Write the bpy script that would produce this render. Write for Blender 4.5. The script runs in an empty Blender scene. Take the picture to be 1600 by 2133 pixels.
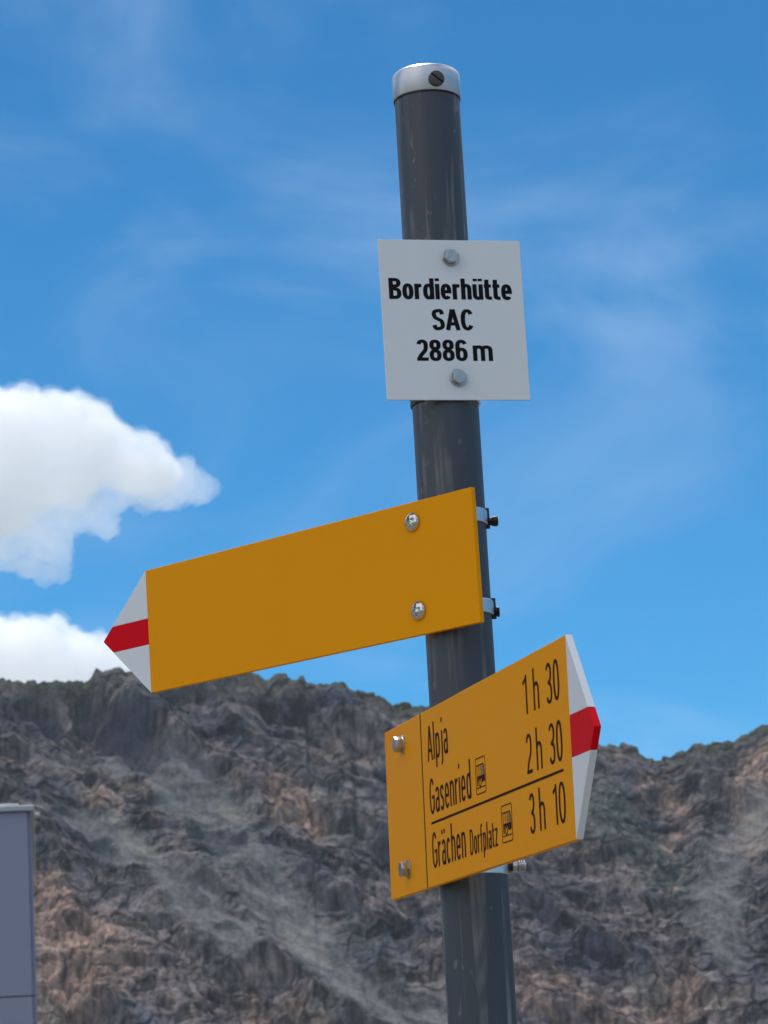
import bpy, bmesh, math
import numpy as np
from mathutils import Vector, Matrix

S = bpy.context.scene
R = math.radians

# ------------------------------------------------------------------ camera, sky, sun, exposure
EYE = 1.62                                   # metres above the ground
FPX, PITCH, ROLL = 6199.3, 0.21408, -0.05525 # focal length for a 1600 px wide frame
cd = bpy.data.cameras.new('camera'); cam = bpy.data.objects.new('camera', cd)
S.collection.objects.link(cam); S.camera = cam
cF = Vector((0, math.cos(PITCH), math.sin(PITCH))); cU0 = Vector((0, -math.sin(PITCH), math.cos(PITCH))); cR0 = Vector((1, 0, 0))
cRt = math.cos(ROLL) * cR0 + math.sin(ROLL) * cU0
cUp = -math.sin(ROLL) * cR0 + math.cos(ROLL) * cU0
m = Matrix((cRt, cUp, -cF)).transposed().to_4x4(); m.translation = (0, 0, EYE); cam.matrix_world = m
cd.sensor_fit = 'HORIZONTAL'; cd.sensor_width = 36.0; cd.lens = 36.0 * FPX / 1600.0
cd.clip_start = 0.05; cd.clip_end = 20000
cd.dof.use_dof = True; cd.dof.focus_distance = 2.58; cd.dof.aperture_fstop = cd.lens / 2.5

SUN_EL, SUN_AZ = R(60), R(-13)               # azimuth measured from +Y towards +X
sdir = Vector((math.sin(SUN_AZ) * math.cos(SUN_EL), math.cos(SUN_AZ) * math.cos(SUN_EL), math.sin(SUN_EL)))
sl = bpy.data.lights.new('sun', 'SUN'); sl.energy = 3.2; sl.angle = R(0.53); sl.color = (1.0, 0.95, 0.88)
so = bpy.data.objects.new('sun', sl); S.collection.objects.link(so)
so.rotation_euler = sdir.to_track_quat('Z', 'Y').to_euler(); so.location = (0, 0, 30)

W = bpy.data.worlds.new('World'); S.world = W; W.use_nodes = True
wt = W.node_tree; wt.nodes.clear()
def wn(t, **k):
    n = wt.nodes.new(t)
    for a, b in k.items(): setattr(n, a, b)
    return n
def wl(a, b): wt.links.new(a, b)
sky = wn('ShaderNodeTexSky', sky_type='NISHITA', sun_disc=False, sun_elevation=SUN_EL, sun_rotation=SUN_AZ,
         altitude=2800, air_density=0.9, dust_density=0.0, ozone_density=3.0)
SKY_TINT = (0.31, 0.985, 1.10)
SKY_SAT = 1.12
CIRRUS = 0.22
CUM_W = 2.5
tint = wn('ShaderNodeMixRGB', blend_type='MULTIPLY'); tint.inputs[0].default_value = 1
tint.inputs[2].default_value = (*SKY_TINT, 1)
hs = wn('ShaderNodeHueSaturation'); hs.inputs['Saturation'].default_value = SKY_SAT
wl(sky.outputs[0], hs.inputs['Color']); wl(hs.outputs[0], tint.inputs[1])
# thin cirrus veils: noise on the direction, stretched
tc = wn('ShaderNodeTexCoord')
mp = wn('ShaderNodeMapping'); mp.inputs['Rotation'].default_value = (R(-24.3), R(-24.6), R(18.1)); mp.inputs['Scale'].default_value = (5.0, 5.0, 11.0)
mp.inputs['Location'].default_value = Vector((1.34, -1.34, 0.53)) + Matrix.Rotation(R(18.1), 3, 'Z') @ Matrix.Rotation(R(-24.6), 3, 'Y') @ Matrix.Rotation(R(-24.3), 3, 'X') @ Vector((0, 0, 0.75))
wl(tc.outputs['Generated'], mp.inputs[0])
n1 = wn('ShaderNodeTexNoise'); n1.inputs['Scale'].default_value = 1.35; n1.inputs['Detail'].default_value = 7
n1.inputs['Roughness'].default_value = 0.52; n1.inputs['Distortion'].default_value = 0.9
wl(mp.outputs[0], n1.inputs['Vector'])
rp = wn('ShaderNodeMapRange'); rp.interpolation_type = 'SMOOTHSTEP'
rp.inputs['From Min'].default_value = 0.42; rp.inputs['From Max'].default_value = 0.80
wl(n1.outputs[0], rp.inputs[0])
cm = wn('ShaderNodeMath', operation='MULTIPLY'); cm.inputs[1].default_value = CIRRUS; wl(rp.outputs[0], cm.inputs[0])
mix = wn('ShaderNodeMixRGB'); mix.inputs[2].default_value = (6.6, 8.2, 10.6, 1)
wl(cm.outputs[0], mix.inputs[0]); wl(tint.outputs[0], mix.inputs[1])
# added cumulus layer, seeded clear of the view, to brighten the shaded signs
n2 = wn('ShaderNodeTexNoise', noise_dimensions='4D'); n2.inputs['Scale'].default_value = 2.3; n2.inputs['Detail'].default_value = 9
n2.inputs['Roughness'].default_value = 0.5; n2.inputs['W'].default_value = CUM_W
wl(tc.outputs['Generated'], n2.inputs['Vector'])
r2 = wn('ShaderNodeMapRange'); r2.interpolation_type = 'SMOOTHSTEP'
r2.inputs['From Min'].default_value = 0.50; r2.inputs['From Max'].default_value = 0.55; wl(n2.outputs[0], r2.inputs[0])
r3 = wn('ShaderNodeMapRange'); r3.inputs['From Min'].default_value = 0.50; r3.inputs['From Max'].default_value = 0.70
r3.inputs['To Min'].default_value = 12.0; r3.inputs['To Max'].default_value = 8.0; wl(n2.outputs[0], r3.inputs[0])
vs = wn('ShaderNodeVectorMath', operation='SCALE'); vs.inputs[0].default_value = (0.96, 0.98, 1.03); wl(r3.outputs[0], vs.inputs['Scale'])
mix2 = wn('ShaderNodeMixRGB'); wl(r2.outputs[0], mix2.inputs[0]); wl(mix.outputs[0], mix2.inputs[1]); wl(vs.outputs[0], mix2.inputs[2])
bg = wn('ShaderNodeBackground'); bg.inputs[1].default_value = 0.100
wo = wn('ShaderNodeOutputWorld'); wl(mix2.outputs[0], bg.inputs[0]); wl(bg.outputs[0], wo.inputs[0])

S.view_settings.view_transform = 'Standard'; S.view_settings.look = 'None'
S.view_settings.gamma = 1; S.view_settings.use_curve_mapping = False
S.view_settings.exposure = 0.08
S.render.engine = 'CYCLES'
S.cycles.use_denoising = True
S.cycles.max_bounces = 24; S.cycles.diffuse_bounces = 3; S.cycles.glossy_bounces = 4
S.cycles.volume_bounces = 20; S.cycles.transparent_max_bounces = 16
S.cycles.caustics_reflective = False; S.cycles.caustics_refractive = False
S.cycles.sample_clamp_indirect = 4

# ------------------------------------------------------------------ helpers
def link(o, parent=None):
    S.collection.objects.link(o)
    if parent is not None: o.parent = parent
    return o
def tag(o, label=None, cat=None, group=None, kind=None):
    for k, v in (('label', label), ('category', cat), ('group', group), ('kind', kind)):
        if v: o[k] = v
    return o
def empty(name, mat4):
    o = bpy.data.objects.new(name, None); o.empty_display_size = 0.05; link(o); o.matrix_world = mat4
    return o
def build(name, bm, mat, parent=None, smooth=None):
    me = bpy.data.meshes.new(name); bm.normal_update(); bm.to_mesh(me); bm.free()
    me.materials.append(mat)
    if smooth is not None:
        me.polygons.foreach_set('use_smooth', [True] * len(me.polygons))
        me.set_sharp_from_angle(angle=R(smooth))
    return link(bpy.data.objects.new(name, me), parent)
def bevel(bm, w, seg=2):
    es = [e for e in bm.edges if len(e.link_faces) == 2 and e.calc_face_angle(0) > R(25)]
    if es: bmesh.ops.bevel(bm, geom=es, offset=w, segments=seg, affect='EDGES', profile=0.5)
def prism(poly, y0, y1, bw=0, seg=2, bm=None):
    """polygon in the local x-z plane, extruded along local y"""
    bm2 = bmesh.new()
    a = [bm2.verts.new((x, y0, z)) for x, z in poly]; b = [bm2.verts.new((x, y1, z)) for x, z in poly]
    bm2.faces.new(a); bm2.faces.new(b[::-1])
    n = len(poly)
    for i in range(n): bm2.faces.new((a[i], b[i], b[(i + 1) % n], a[(i + 1) % n]))
    bmesh.ops.recalc_face_normals(bm2, faces=bm2.faces)
    if bw: bevel(bm2, bw, seg)
    if bm is None: return bm2
    me = bpy.data.meshes.new('t'); bm2.to_mesh(me); bm2.free(); bm.from_mesh(me); bpy.data.meshes.remove(me)
    return bm
def box(x0, x1, y0, y1, z0, z1, bw=0, bm=None):
    return prism([(x0, z0), (x1, z0), (x1, z1), (x0, z1)], y0, y1, bw, 2, bm)
def lathe(prof, n=64, axis='Z', bm=None, M=None):
    """profile of (radius, height)"""
    if bm is None: bm = bmesh.new()
    rows = []
    for r, h in prof:
        row = []
        for i in range(n if r > 1e-9 else 1):
            a = 2 * math.pi * i / n
            p = Vector((r * math.cos(a), r * math.sin(a), h))
            if axis == '-Y': p = Vector((p.x, -p.z, p.y))
            if M is not None: p = M @ p
            row.append(bm.verts.new(p))
        rows.append(row)
    for a, b in zip(rows, rows[1:]):
        for i in range(n):
            j = (i + 1) % n
            if len(a) == 1 and len(b) == 1: continue
            if len(a) == 1: bm.faces.new((a[0], b[i], b[j]))
            elif len(b) == 1: bm.faces.new((a[i], a[j], b[0]))
            else: bm.faces.new((a[i], a[j], b[j], b[i]))
    bmesh.ops.recalc_face_normals(bm, faces=bm.faces)
    return bm

# ------------------------------------------------------------------ materials
def mat(name):
    mt = bpy.data.materials.new(name); mt.use_nodes = True
    return mt, mt.node_tree, mt.node_tree.nodes['Principled BSDF']
def simple(name, col, rough=0.4, metal=0.0, var=0.06, scale=30, bump=0.0, bscale=300, coat=0.0, spec=0.5, stretch=(1, 1, 1)):
    mt, nt, p = mat(name)
    N, L = nt.nodes, nt.links
    tc = N.new('ShaderNodeTexCoord'); mpn = N.new('ShaderNodeMapping'); mpn.inputs['Scale'].default_value = stretch
    L.new(tc.outputs['Object'], mpn.inputs[0])
    nz = N.new('ShaderNodeTexNoise'); nz.inputs['Scale'].default_value = scale; nz.inputs['Detail'].default_value = 6
    L.new(mpn.outputs[0], nz.inputs['Vector'])
    mx = N.new('ShaderNodeMixRGB')
    mx.inputs[1].default_value = (*[c * (1 - var) for c in col], 1); mx.inputs[2].default_value = (*[min(1, c * (1 + var)) for c in col], 1)
    L.new(nz.outputs[0], mx.inputs[0]); L.new(mx.outputs[0], p.inputs['Base Color'])
    mr = N.new('ShaderNodeMapRange'); mr.inputs['To Min'].default_value = rough * 0.8; mr.inputs['To Max'].default_value = rough * 1.25
    L.new(nz.outputs[0], mr.inputs[0]); L.new(mr.outputs[0], p.inputs['Roughness'])
    p.inputs['Specular IOR Level'].default_value = spec
    p.inputs['Metallic'].default_value = metal; p.inputs['Coat Weight'].default_value = coat
    if bump:
        n2 = N.new('ShaderNodeTexNoise'); n2.inputs['Scale'].default_value = bscale; n2.inputs['Detail'].default_value = 3
        L.new(mpn.outputs[0], n2.inputs['Vector'])
        b = N.new('ShaderNodeBump'); b.inputs['Strength'].default_value = bump; b.inputs['Distance'].default_value = 0.001
        L.new(n2.outputs[0], b.inputs['Height']); L.new(b.outputs[0], p.inputs['Normal'])
    return mt
YEL = simple('yellow_paint', (1.0, 0.37, 0.002), 0.5, spec=0.08, var=0.035, scale=9, bump=0.12, bscale=900)
WHT = simple('white_paint', (0.82, 0.83, 0.86), 0.42, spec=0.3, var=0.03, scale=14, bump=0.12, bscale=900)
RED = simple('red_paint', (0.80, 0.002, 0.010), 0.5, spec=0.08, var=0.04, scale=20, bump=0.1, bscale=900)
BLK = simple('black_print', (0.006, 0.005, 0.006), 0.6, spec=0.15, var=0.1)
BRN = simple('dark_print', (0.035, 0.007, 0.003), 0.6, spec=0.1, var=0.1)
GRYP = simple('half_tone_print', (0.34, 0.16, 0.015), 0.5, var=0.05)
CAPM = simple('brushed_aluminium', (0.62, 0.62, 0.65), 0.33, metal=1.0, var=0.1, scale=60, bump=0.25, bscale=400, stretch=(1, 1, 6))
BAND = simple('clamp_steel', (0.72, 0.72, 0.74), 0.34, metal=1.0, var=0.08, scale=80, bump=0.15)
STEEL = simple('zinc_bolt', (0.50, 0.48, 0.46), 0.3, metal=1.0, var=0.15, scale=300, bump=0.2, bscale=500)
CHROME = simple('bright_screw', (0.66, 0.63, 0.58), 0.13, metal=1.0, var=0.12, scale=200, bump=0.08, bscale=300)
DSTEEL = simple('dark_screw', (0.10, 0.085, 0.085), 0.42, metal=0.7, var=0.3, scale=400, bump=0.6, bscale=900)
BLACKM = simple('black_oxide_metal', (0.02, 0.021, 0.025), 0.45, metal=0.3, var=0.2, scale=300, bump=0.3)

def pole_material():
    mt, nt, p = mat('pole_coating'); N, L = nt.nodes, nt.links
    tc = N.new('ShaderNodeTexCoord')
    def noise(sc, stretch, det=5, dist=0.0, loc=(0, 0, 0)):
        mp_ = N.new('ShaderNodeMapping'); mp_.inputs['Scale'].default_value = stretch; mp_.inputs['Location'].default_value = loc
        L.new(tc.outputs['Object'], mp_.inputs[0])
        n = N.new('ShaderNodeTexNoise'); n.inputs['Scale'].default_value = sc; n.inputs['Detail'].default_value = det
        n.inputs['Distortion'].default_value = dist; L.new(mp_.outputs[0], n.inputs['Vector']); return n
    a = noise(60, (1, 1, 0.05)); b = noise(22, (1, 1, 0.45), 6, 0.6); c = noise(120, (1, 1, 0.03), 3, 0.2, (3, 1, 0)); d = noise(60, (1, 1, .5), 6, 1.5)
    m1 = N.new('ShaderNodeMixRGB'); m1.inputs[1].default_value = (0.026, 0.034, 0.058, 1); m1.inputs[2].default_value = (0.078, 0.080, 0.104, 1)
    L.new(a.outputs[0], m1.inputs[0])
    m2 = N.new('ShaderNodeMixRGB'); m2.inputs[2].default_value = (0.046, 0.060, 0.072, 1)
    L.new(b.outputs[0], m2.inputs[0]); L.new(m1.outputs[0], m2.inputs[1])
    # pale drip streaks and scuffs
    r1 = N.new('ShaderNodeMapRange'); r1.inputs['From Min'].default_value = 0.54; r1.inputs['From Max'].default_value = 0.66
    L.new(c.outputs[0], r1.inputs[0])
    r2 = N.new('ShaderNodeMapRange'); r2.inputs['From Min'].default_value = 0.46; r2.inputs['From Max'].default_value = 0.62
    L.new(b.outputs[0], r2.inputs[0])
    mu = N.new('ShaderNodeMath'); mu.operation = 'MULTIPLY'; L.new(r1.outputs[0], mu.inputs[0]); L.new(r2.outputs[0], mu.inputs[1])
    r3 = N.new('ShaderNodeMapRange'); r3.inputs['From Min'].default_value = 0.64; r3.inputs['From Max'].default_value = 0.70; r3.inputs['To Max'].default_value = 0.6
    L.new(d.outputs[0], r3.inputs[0])
    mxm = N.new('ShaderNodeMath'); mxm.operation = 'MAXIMUM'; L.new(mu.outputs[0], mxm.inputs[0]); L.new(r3.outputs[0], mxm.inputs[1])
    sc = N.new('ShaderNodeMath'); sc.operation = 'MULTIPLY'; sc.inputs[1].default_value = 0.75; L.new(mxm.outputs[0], sc.inputs[0])
    m3 = N.new('ShaderNodeMixRGB'); m3.inputs[2].default_value = (0.24, 0.25, 0.25, 1)
    L.new(sc.outputs[0], m3.inputs[0]); L.new(m2.outputs[0], m3.inputs[1]); L.new(m3.outputs[0], p.inputs['Base Color'])
    mr = N.new('ShaderNodeMapRange'); mr.inputs['To Min'].default_value = 0.30; mr.inputs['To Max'].default_value = 0.58
    L.new(b.outputs[0], mr.inputs[0]); L.new(mr.outputs[0], p.inputs['Roughness'])
    bp = N.new('ShaderNodeBump'); bp.inputs['Strength'].default_value = 0.12; bp.inputs['Distance'].default_value = 0.001
    L.new(a.outputs[0], bp.inputs['Height']); L.new(bp.outputs[0], p.inputs['Normal'])
    return mt
POLE = pole_material()
CLAD = simple('blue_grey_cladding', (0.27, 0.275, 0.375), 0.5, metal=0.1, var=0.05, scale=3, bump=0.1, bscale=60)
ROOFM = simple('pale_metal_flashing', (0.42, 0.42, 0.46), 0.4, metal=0.4, var=0.08, scale=8)
ROOFL = simple('light_roof_strip', (0.72, 0.70, 0.72), 0.4, metal=0.2, var=0.05, scale=8)

# ------------------------------------------------------------------ noise for the terrain
def hashf(ix, iy, seed):
    h = (ix.astype(np.int64) * 374761393 + iy.astype(np.int64) * 668265263 + seed * 1442695041) & 0xffffffff
    h = ((h ^ (h >> 13)) * 1274126177) & 0xffffffff
    h = (h ^ (h >> 16)) & 0xffffffff
    h = (h * 2246822519) & 0xffffffff; h = h ^ (h >> 15)
    return (h & 0xffffff) / float(0xffffff)
def gnoise(x, y, seed=0):
    ix = np.floor(x); iy = np.floor(y); fx = x - ix; fy = y - iy
    def g(a, b, dx, dy):
        t = hashf(ix + a, iy + b, seed) * 2 * np.pi
        return np.cos(t) * dx + np.sin(t) * dy
    u = fx * fx * fx * (fx * (fx * 6 - 15) + 10); v = fy * fy * fy * (fy * (fy * 6 - 15) + 10)
    a = g(0, 0, fx, fy) * (1 - u) + g(1, 0, fx - 1, fy) * u
    b = g(0, 1, fx, fy - 1) * (1 - u) + g(1, 1, fx - 1, fy - 1) * u
    return (a * (1 - v) + b * v) * 1.5
def fbm(x, y, o=5, seed=0, gain=0.5):
    s = 0; a = 1.0; t = 0
    for k in range(o):
        s = s + a * gnoise(x * 2 ** k, y * 2 ** k, seed + k * 7); t += a; a *= gain
    return s / t
def ridged(x, y, o=5, seed=0, gain=0.55):
    s = 0; a = 1.0; t = 0
    for k in range(o):
        s = s + a * (1 - np.abs(gnoise(x * 2 ** k, y * 2 ** k, seed + k * 5)) * 2); t += a; a *= gain
    return s / t
def worley(x, y, seed=0):
    ix = np.floor(x); iy = np.floor(y)
    f1 = np.full(x.shape, 9.0); f2 = np.full(x.shape, 9.0); cid = np.zeros(x.shape); px = np.zeros(x.shape); py = np.zeros(x.shape)
    for a in (-1, 0, 1):
        for b in (-1, 0, 1):
            cx = ix + a; cy = iy + b
            qx = cx + hashf(cx, cy, seed); qy = cy + hashf(cx, cy, seed + 11)
            d = np.hypot(qx - x, qy - y); h = hashf(cx, cy, seed + 23)
            n = d < f1
            f2 = np.where(n, f1, np.minimum(f2, d)); cid = np.where(n, h, cid)
            px = np.where(n, x - qx, px); py = np.where(n, y - qy, py); f1 = np.where(n, d, f1)
    return f1, f2, cid, px, py
def sstep(a, b, x):
    t = np.clip((x - a) / (b - a), 0, 1); return t * t * (3 - 2 * t)

def pix_dir(x, y):
    d = cF + cRt * ((x - 800) / FPX) + cUp * ((1066.5 - y) / FPX)
    return math.atan2(d.x, d.y), math.atan2(d.z, math.hypot(d.x, d.y))   # azimuth, elevation

RIDGE = [(-60, 1402), (0, 1415), (30, 1414), (60, 1418), (110, 1417), (180, 1418), (190, 1409), (200, 1401), (215, 1404), (235, 1397), (262, 1397), (330, 1392),
         (420, 1396), (500, 1392), (540, 1400), (552, 1413), (590, 1411), (630, 1416), (638, 1430), (680, 1431), (700, 1423), (720, 1423), (731, 1438),
         (750, 1440), (780, 1446), (800, 1453), (815, 1467), (850, 1465), (870, 1467), (893, 1466), (960, 1486), (1040, 1500), (1120, 1530), (1200, 1545),
         (1250, 1552), (1300, 1556), (1325, 1564), (1345, 1576), (1362, 1582), (1400, 1577), (1420, 1570), (1435, 1555), (1450, 1546), (1465, 1550),
         (1495, 1545), (1530, 1541), (1540, 1532), (1560, 1525), (1580, 1513), (1600, 1512), (1680, 1500)]
ra = [pix_dir(*p) for p in RIDGE]
r_az = np.array([a for a, e in ra]); r_el = np.array([e for a, e in ra])

R_FOOT, R_RIDGE = 640.0, 880.0
def terrain():
    lo, hi = R(-8.6), R(8.6)
    az = np.concatenate([np.linspace(R(-62), lo, 200, endpoint=False), np.linspace(lo, hi, 1000), np.linspace(hi, R(62), 201)[1:]])
    s = np.concatenate([np.linspace(-0.55, 0.10, 40, endpoint=False), np.linspace(0.10, 1.0, 680, endpoint=False), np.linspace(1.0, 1.9, 60)])
    AZ, SS = np.meshgrid(az, s, indexing='ij')
    el = np.interp(AZ, r_az, r_el)
    out = sstep(0.0, R(14), np.maximum(0, np.abs(AZ) - R(8)))
    el = el + out * (fbm(AZ * 9, AZ * 0 + 3.3, 4, 90) * R(5) + R(2) * np.abs(AZ))
    zr = np.tan(el) * R_RIDGE + EYE
    zf = -6.0
    t = np.clip(SS, 0, 1)
    prof = 0.80 * t + 0.20 * t ** 2.2
    zz = zf + (zr - zf) * prof
    rr = R_FOOT + (R_RIDGE - R_FOOT) * SS
    zz = np.where(SS < 0, zf + SS * 6, zz); zz = np.where(SS > 1, zr - (SS - 1) * 170, zz)
    U = AZ * 800.0; V = SS * 273.0            # metres along and up the slope
    # picture-independent surface masks, in azimuth / elevation of the slope
    EL = np.arctan2(zz - EYE, rr)
    K = 1 / FPX
    def caps(pts, soft=1.0):
        mk = np.zeros(AZ.shape)
        for (x0, y0, w0), (x1, y1, w1) in zip(pts, pts[1:]):
            a0, e0 = pix_dir(x0, y0); a1, e1 = pix_dir(x1, y1)
            dx, dy = a1 - a0, e1 - e0
            q = np.clip(((AZ - a0) * dx + (EL - e0) * dy) / (dx * dx + dy * dy), 0, 1)
            d = np.hypot(AZ - a0 - q * dx, EL - e0 - q * dy) / K
            w = w0 + (w1 - w0) * q
            mk = np.maximum(mk, 1 - sstep(w * (1 - 0.75 * soft), w * (1 + 0.45 * soft), d + wob * 20))
        return mk
    wob = fbm(U / 22, V / 22, 4, 5) * 2.0
    scree = caps([(300, 1530, 20), (380, 1620, 62), (450, 1690, 52), (540, 1830, 74), (640, 1960, 62), (760, 2060, 50), (930, 2150, 60)])
    scree = np.maximum(scree, caps([(120, 1680, 12), (220, 1720, 34), (320, 1790, 32), (420, 1900, 42), (500, 1960, 34)]))
    scree = np.maximum(scree, 0.75 * caps([(60, 1570, 28), (190, 1545, 24), (300, 1530, 20)]))
    scree = np.maximum(scree, 0.6 * caps([(480, 1415, 8), (520, 1480, 14), (560, 1540, 10)]))
    scree = np.maximum(scree, 0.8 * caps([(1590, 1680, 34), (1520, 1760, 50), (1480, 1880, 52), (1530, 2000, 40)]))
    warm = caps([(90, 1900, 70), (180, 1990, 100), (110, 2120, 80)])
    warm = np.maximum(warm, 0.8 * caps([(560, 1600, 25), (610, 1680, 55), (660, 1720, 25)]))
    warm = np.maximum(warm, 0.9 * caps([(1600, 1590, 50), (1560, 1650, 36), (1540, 1760, 16)]))
    warm = np.maximum(warm, 0.7 * caps([(1360, 1650, 28), (1430, 1700, 32), (1400, 1760, 24)]))
    warm = np.maximum(warm, 0.7 * caps([(200, 1640, 20), (240, 1650, 14)]))
    warm = np.maximum(warm, 0.55 * caps([(1090, 2060, 50), (1250, 2110, 60), (1420, 2080, 60)]))
    warm = np.maximum(warm, 0.5 * caps([(520, 2100, 50), (650, 2120, 40)]))
    pale = caps([(470, 1660, 8), (505, 1690, 14), (560, 1750, 8)]) + caps([(600, 1930, 12), (650, 1975, 26), (690, 2010, 12)]) + caps([(240, 1690, 6), (300, 1750, 8), (370, 1815, 10)])
    pale = pale + 0.9 * caps([(60, 2060, 20), (110, 2110, 22)]) + 0.8 * caps([(1585, 1690, 18), (1550, 1710, 8)])
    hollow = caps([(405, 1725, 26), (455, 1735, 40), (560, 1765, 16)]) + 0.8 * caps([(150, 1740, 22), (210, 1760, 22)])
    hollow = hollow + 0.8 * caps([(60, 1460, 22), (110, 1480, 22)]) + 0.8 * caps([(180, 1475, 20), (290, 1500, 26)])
    green = caps([(1250, 1640, 40), (1300, 1740, 50), (1480, 1880, 80)]) + caps([(360, 1640, 50), (430, 1700, 40)]) + 0.8 * caps([(600, 1690, 20), (680, 1650, 40)])
    rock = 1 - np.clip(scree, 0, 1)
    edge = sstep(0, 0.05, 1 - SS) * 1.0       # keep the crest line where it is
    near = np.where(np.abs(AZ) < R(10), 1, 1.0)
    # displacement, metres along the outward normal; slow shapes first
    wx = fbm(U / 30, V / 30, 3, 41) * 12; wy = fbm(U / 30, V / 30, 3, 51) * 12
    big = ridged((U + 0.62 * V + wx) / 58, (V - 0.6 * U) / 190, 4, 1, 0.42) * 11 - 5.5
    mid = ridged((U + wx * .6) / 11, (V + wy * .6) / 17, 5, 2, 0.42) * 2.4 - 1.3
    f1, f2, cid, qx, qy = worley((U + wx * .5 + fbm(U / 6, V / 6, 2, 8) * 1.6) / 4.3, (V + wy * .5 + fbm(U / 6, V / 6, 2, 9) * 1.6) / 5.4, 3)
    blk = (cid - 0.5) * 1.5 + qx * (hashf(np.floor(cid * 9999), cid * 0, 5) - .5) * 1.3 + qy * (hashf(np.floor(cid * 9999), cid * 0, 6) - .5) * 1.3 - 0.5 * (1 - sstep(0, 0.16, f2 - f1))
    g1, g2, cid2, sx, sy = worley((U + wx * .3 + fbm(U / 3, V / 3, 2, 18) * 0.7) / 1.9, (V + fbm(U / 3, V / 3, 2, 19) * .9) / 2.9, 13)
    blk2 = (cid2 - 0.5) * 0.75 + sy * (hashf(np.floor(cid2 * 9999), cid2 * 0, 7) - .5) * 1.0 + sx * (hashf(np.floor(cid2 * 9999), cid2 * 0, 17) - .5) * 1.0 - 0.35 * (1 - sstep(0, 0.18, g2 - g1))
    fine = fbm(U / 2.2, V / 3.2, 4, 77, 0.55) * 0.55 + warm * fbm(U / 2.4, V / 16, 3, 79) * 2.0
    # horizontal ledges that break the face into steps
    led = (V + fbm(U / 40, V / 40, 3, 61) * 16) / 19.0; lf = led - np.floor(led)
    ledge = (sstep(0.0, 0.22, lf) - lf) * 2.2
    d = 1.1 * big + rock * 0.62 * (mid + blk + 0.55 * blk2 * (0.4 + 0.6 * sstep(-.2, .5, fbm(U / 18, V / 18, 3, 33))) + fine + ledge) - (1 - rock) * (1.4 - fbm((U + .6 * V) / 3.5, (V - .6 * U) / 14, 4, 88) * 0.55 - fbm(U / 1.1, V / 1.1, 2, 89) * 0.16)
    d = d - 4.5 * np.clip(hollow, 0, 1)
    d = d * (0.12 + 0.88 * edge) * sstep(-0.3, 0.05, SS)
    zz = zz + (1 - edge) * (fbm(U / 3.0, U * 0 + 1.7, 5, 70, .65) * 1.2 + (cid - .5) * 1.3 + (cid2 - .5) * .7)
    nx, nz = -0.50, 0.866
    rr2 = rr + nx * d; zz2 = zz + nz * d * 0.9
    X = rr2 * np.sin(AZ); Y = rr2 * np.cos(AZ)
    X = X + rock * fbm(U / 5, V / 5, 3, 99) * 0.8
    # rock colour: stone tones by zone, with the sunken hollows set darker and bluer
    def c3(*c): return np.array(c)[None, None, :]
    tone = np.clip(0.5 + fbm(U / 26, V / 30, 4, 201) * 1.3, 0, 1)[..., None]
    base = c3(0.040, 0.043, 0.058) * (1 - tone) + c3(0.112, 0.094, 0.086) * tone
    jit = ((cid - .5) * 0.75 + (cid2 - .5) * 0.75 + fbm(U / 1.3, V / 5.5, 4, 205) * 1.3)[..., None]
    mott = (0.85 * fbm(U / 11, V / 12, 4, 207) + 0.5 * fbm(U / 4, V / 5, 3, 208))[..., None]
    base = base * np.clip(1 + jit + mott * 1.5 + 0.5 * fbm((U + .6 * V) / 7, (V - .6 * U) / 2.2, 4, 209)[..., None], 0.25, 2.5)
    warmc = c3(0.23, 0.158, 0.122) * np.clip(1 + jit * 0.9, .4, 2)
    gm = (np.clip(green + sstep(.12, .5, fbm(U / 34, V / 34, 4, 210)) * .7, 0, 1) * 0.8)[..., None]
    base = base * (1 - gm) + c3(0.062, 0.078, 0.072) * np.clip(1 + jit * .7, .4, 2) * gm
    spot = sstep(0.25, 0.55, fbm(U / 7, V / 6, 4, 215))[..., None] * 0.55
    w = np.clip(warm, 0, 1)[..., None]; w = np.clip(w * (0.45 + 0.9 * sstep(-.3, .3, fbm(U / 9, V / 9, 4, 220))[..., None]) + spot * .6, 0, 1)
    base = base * (1 - w) + warmc * w
    sc = (np.clip(scree, 0, 1) * np.clip(.92 + 0.8 * fbm(U / 9, V / 9, 4, 240), .5, 1))[..., None]
    scc = c3(0.128, 0.131, 0.136) * np.clip(1 + 0.5 * fbm(U / 1.2, V / 7, 4, 231)[..., None] + 0.75 * fbm((U + .6 * V) / 4, (V - .6 * U) / 16, 4, 230)[..., None] + 0.25 * (cid2[..., None] - .5), .5, 1.6)
    base = base * (1 - sc * .92) + scc * sc * .92
    pl = np.clip(pale, 0, 1)[..., None] * 0.55
    base = base * (1 - pl) + c3(0.21, 0.205, 0.18) * pl
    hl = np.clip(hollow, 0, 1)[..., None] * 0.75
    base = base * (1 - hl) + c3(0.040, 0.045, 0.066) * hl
    turf = (sstep(0.955, 0.995, SS) * (SS < 1.9))[..., None] * 0.6
    base = base * (1 - turf) + c3(0.06, 0.066, 0.038) * turf
    n, k = AZ.shape
    co = np.stack([X, Y, zz2], -1).reshape(-1, 3)
    idx = np.arange(n * k).reshape(n, k)
    q = np.stack([idx[:-1, :-1], idx[1:, :-1], idx[1:, 1:], idx[:-1, 1:]], -1).reshape(-1, 4)
    me = bpy.data.meshes.new('mountain'); me.vertices.add(len(co)); me.vertices.foreach_set('co', co.ravel())
    me.loops.add(q.size); me.loops.foreach_set('vertex_index', q.ravel().astype(np.int32))
    me.polygons.add(len(q)); me.polygons.foreach_set('loop_start', np.arange(0, q.size, 4, dtype=np.int32))
    me.update(calc_edges=True)
    at = me.color_attributes.new('stone', 'FLOAT_COLOR', 'POINT')
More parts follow.
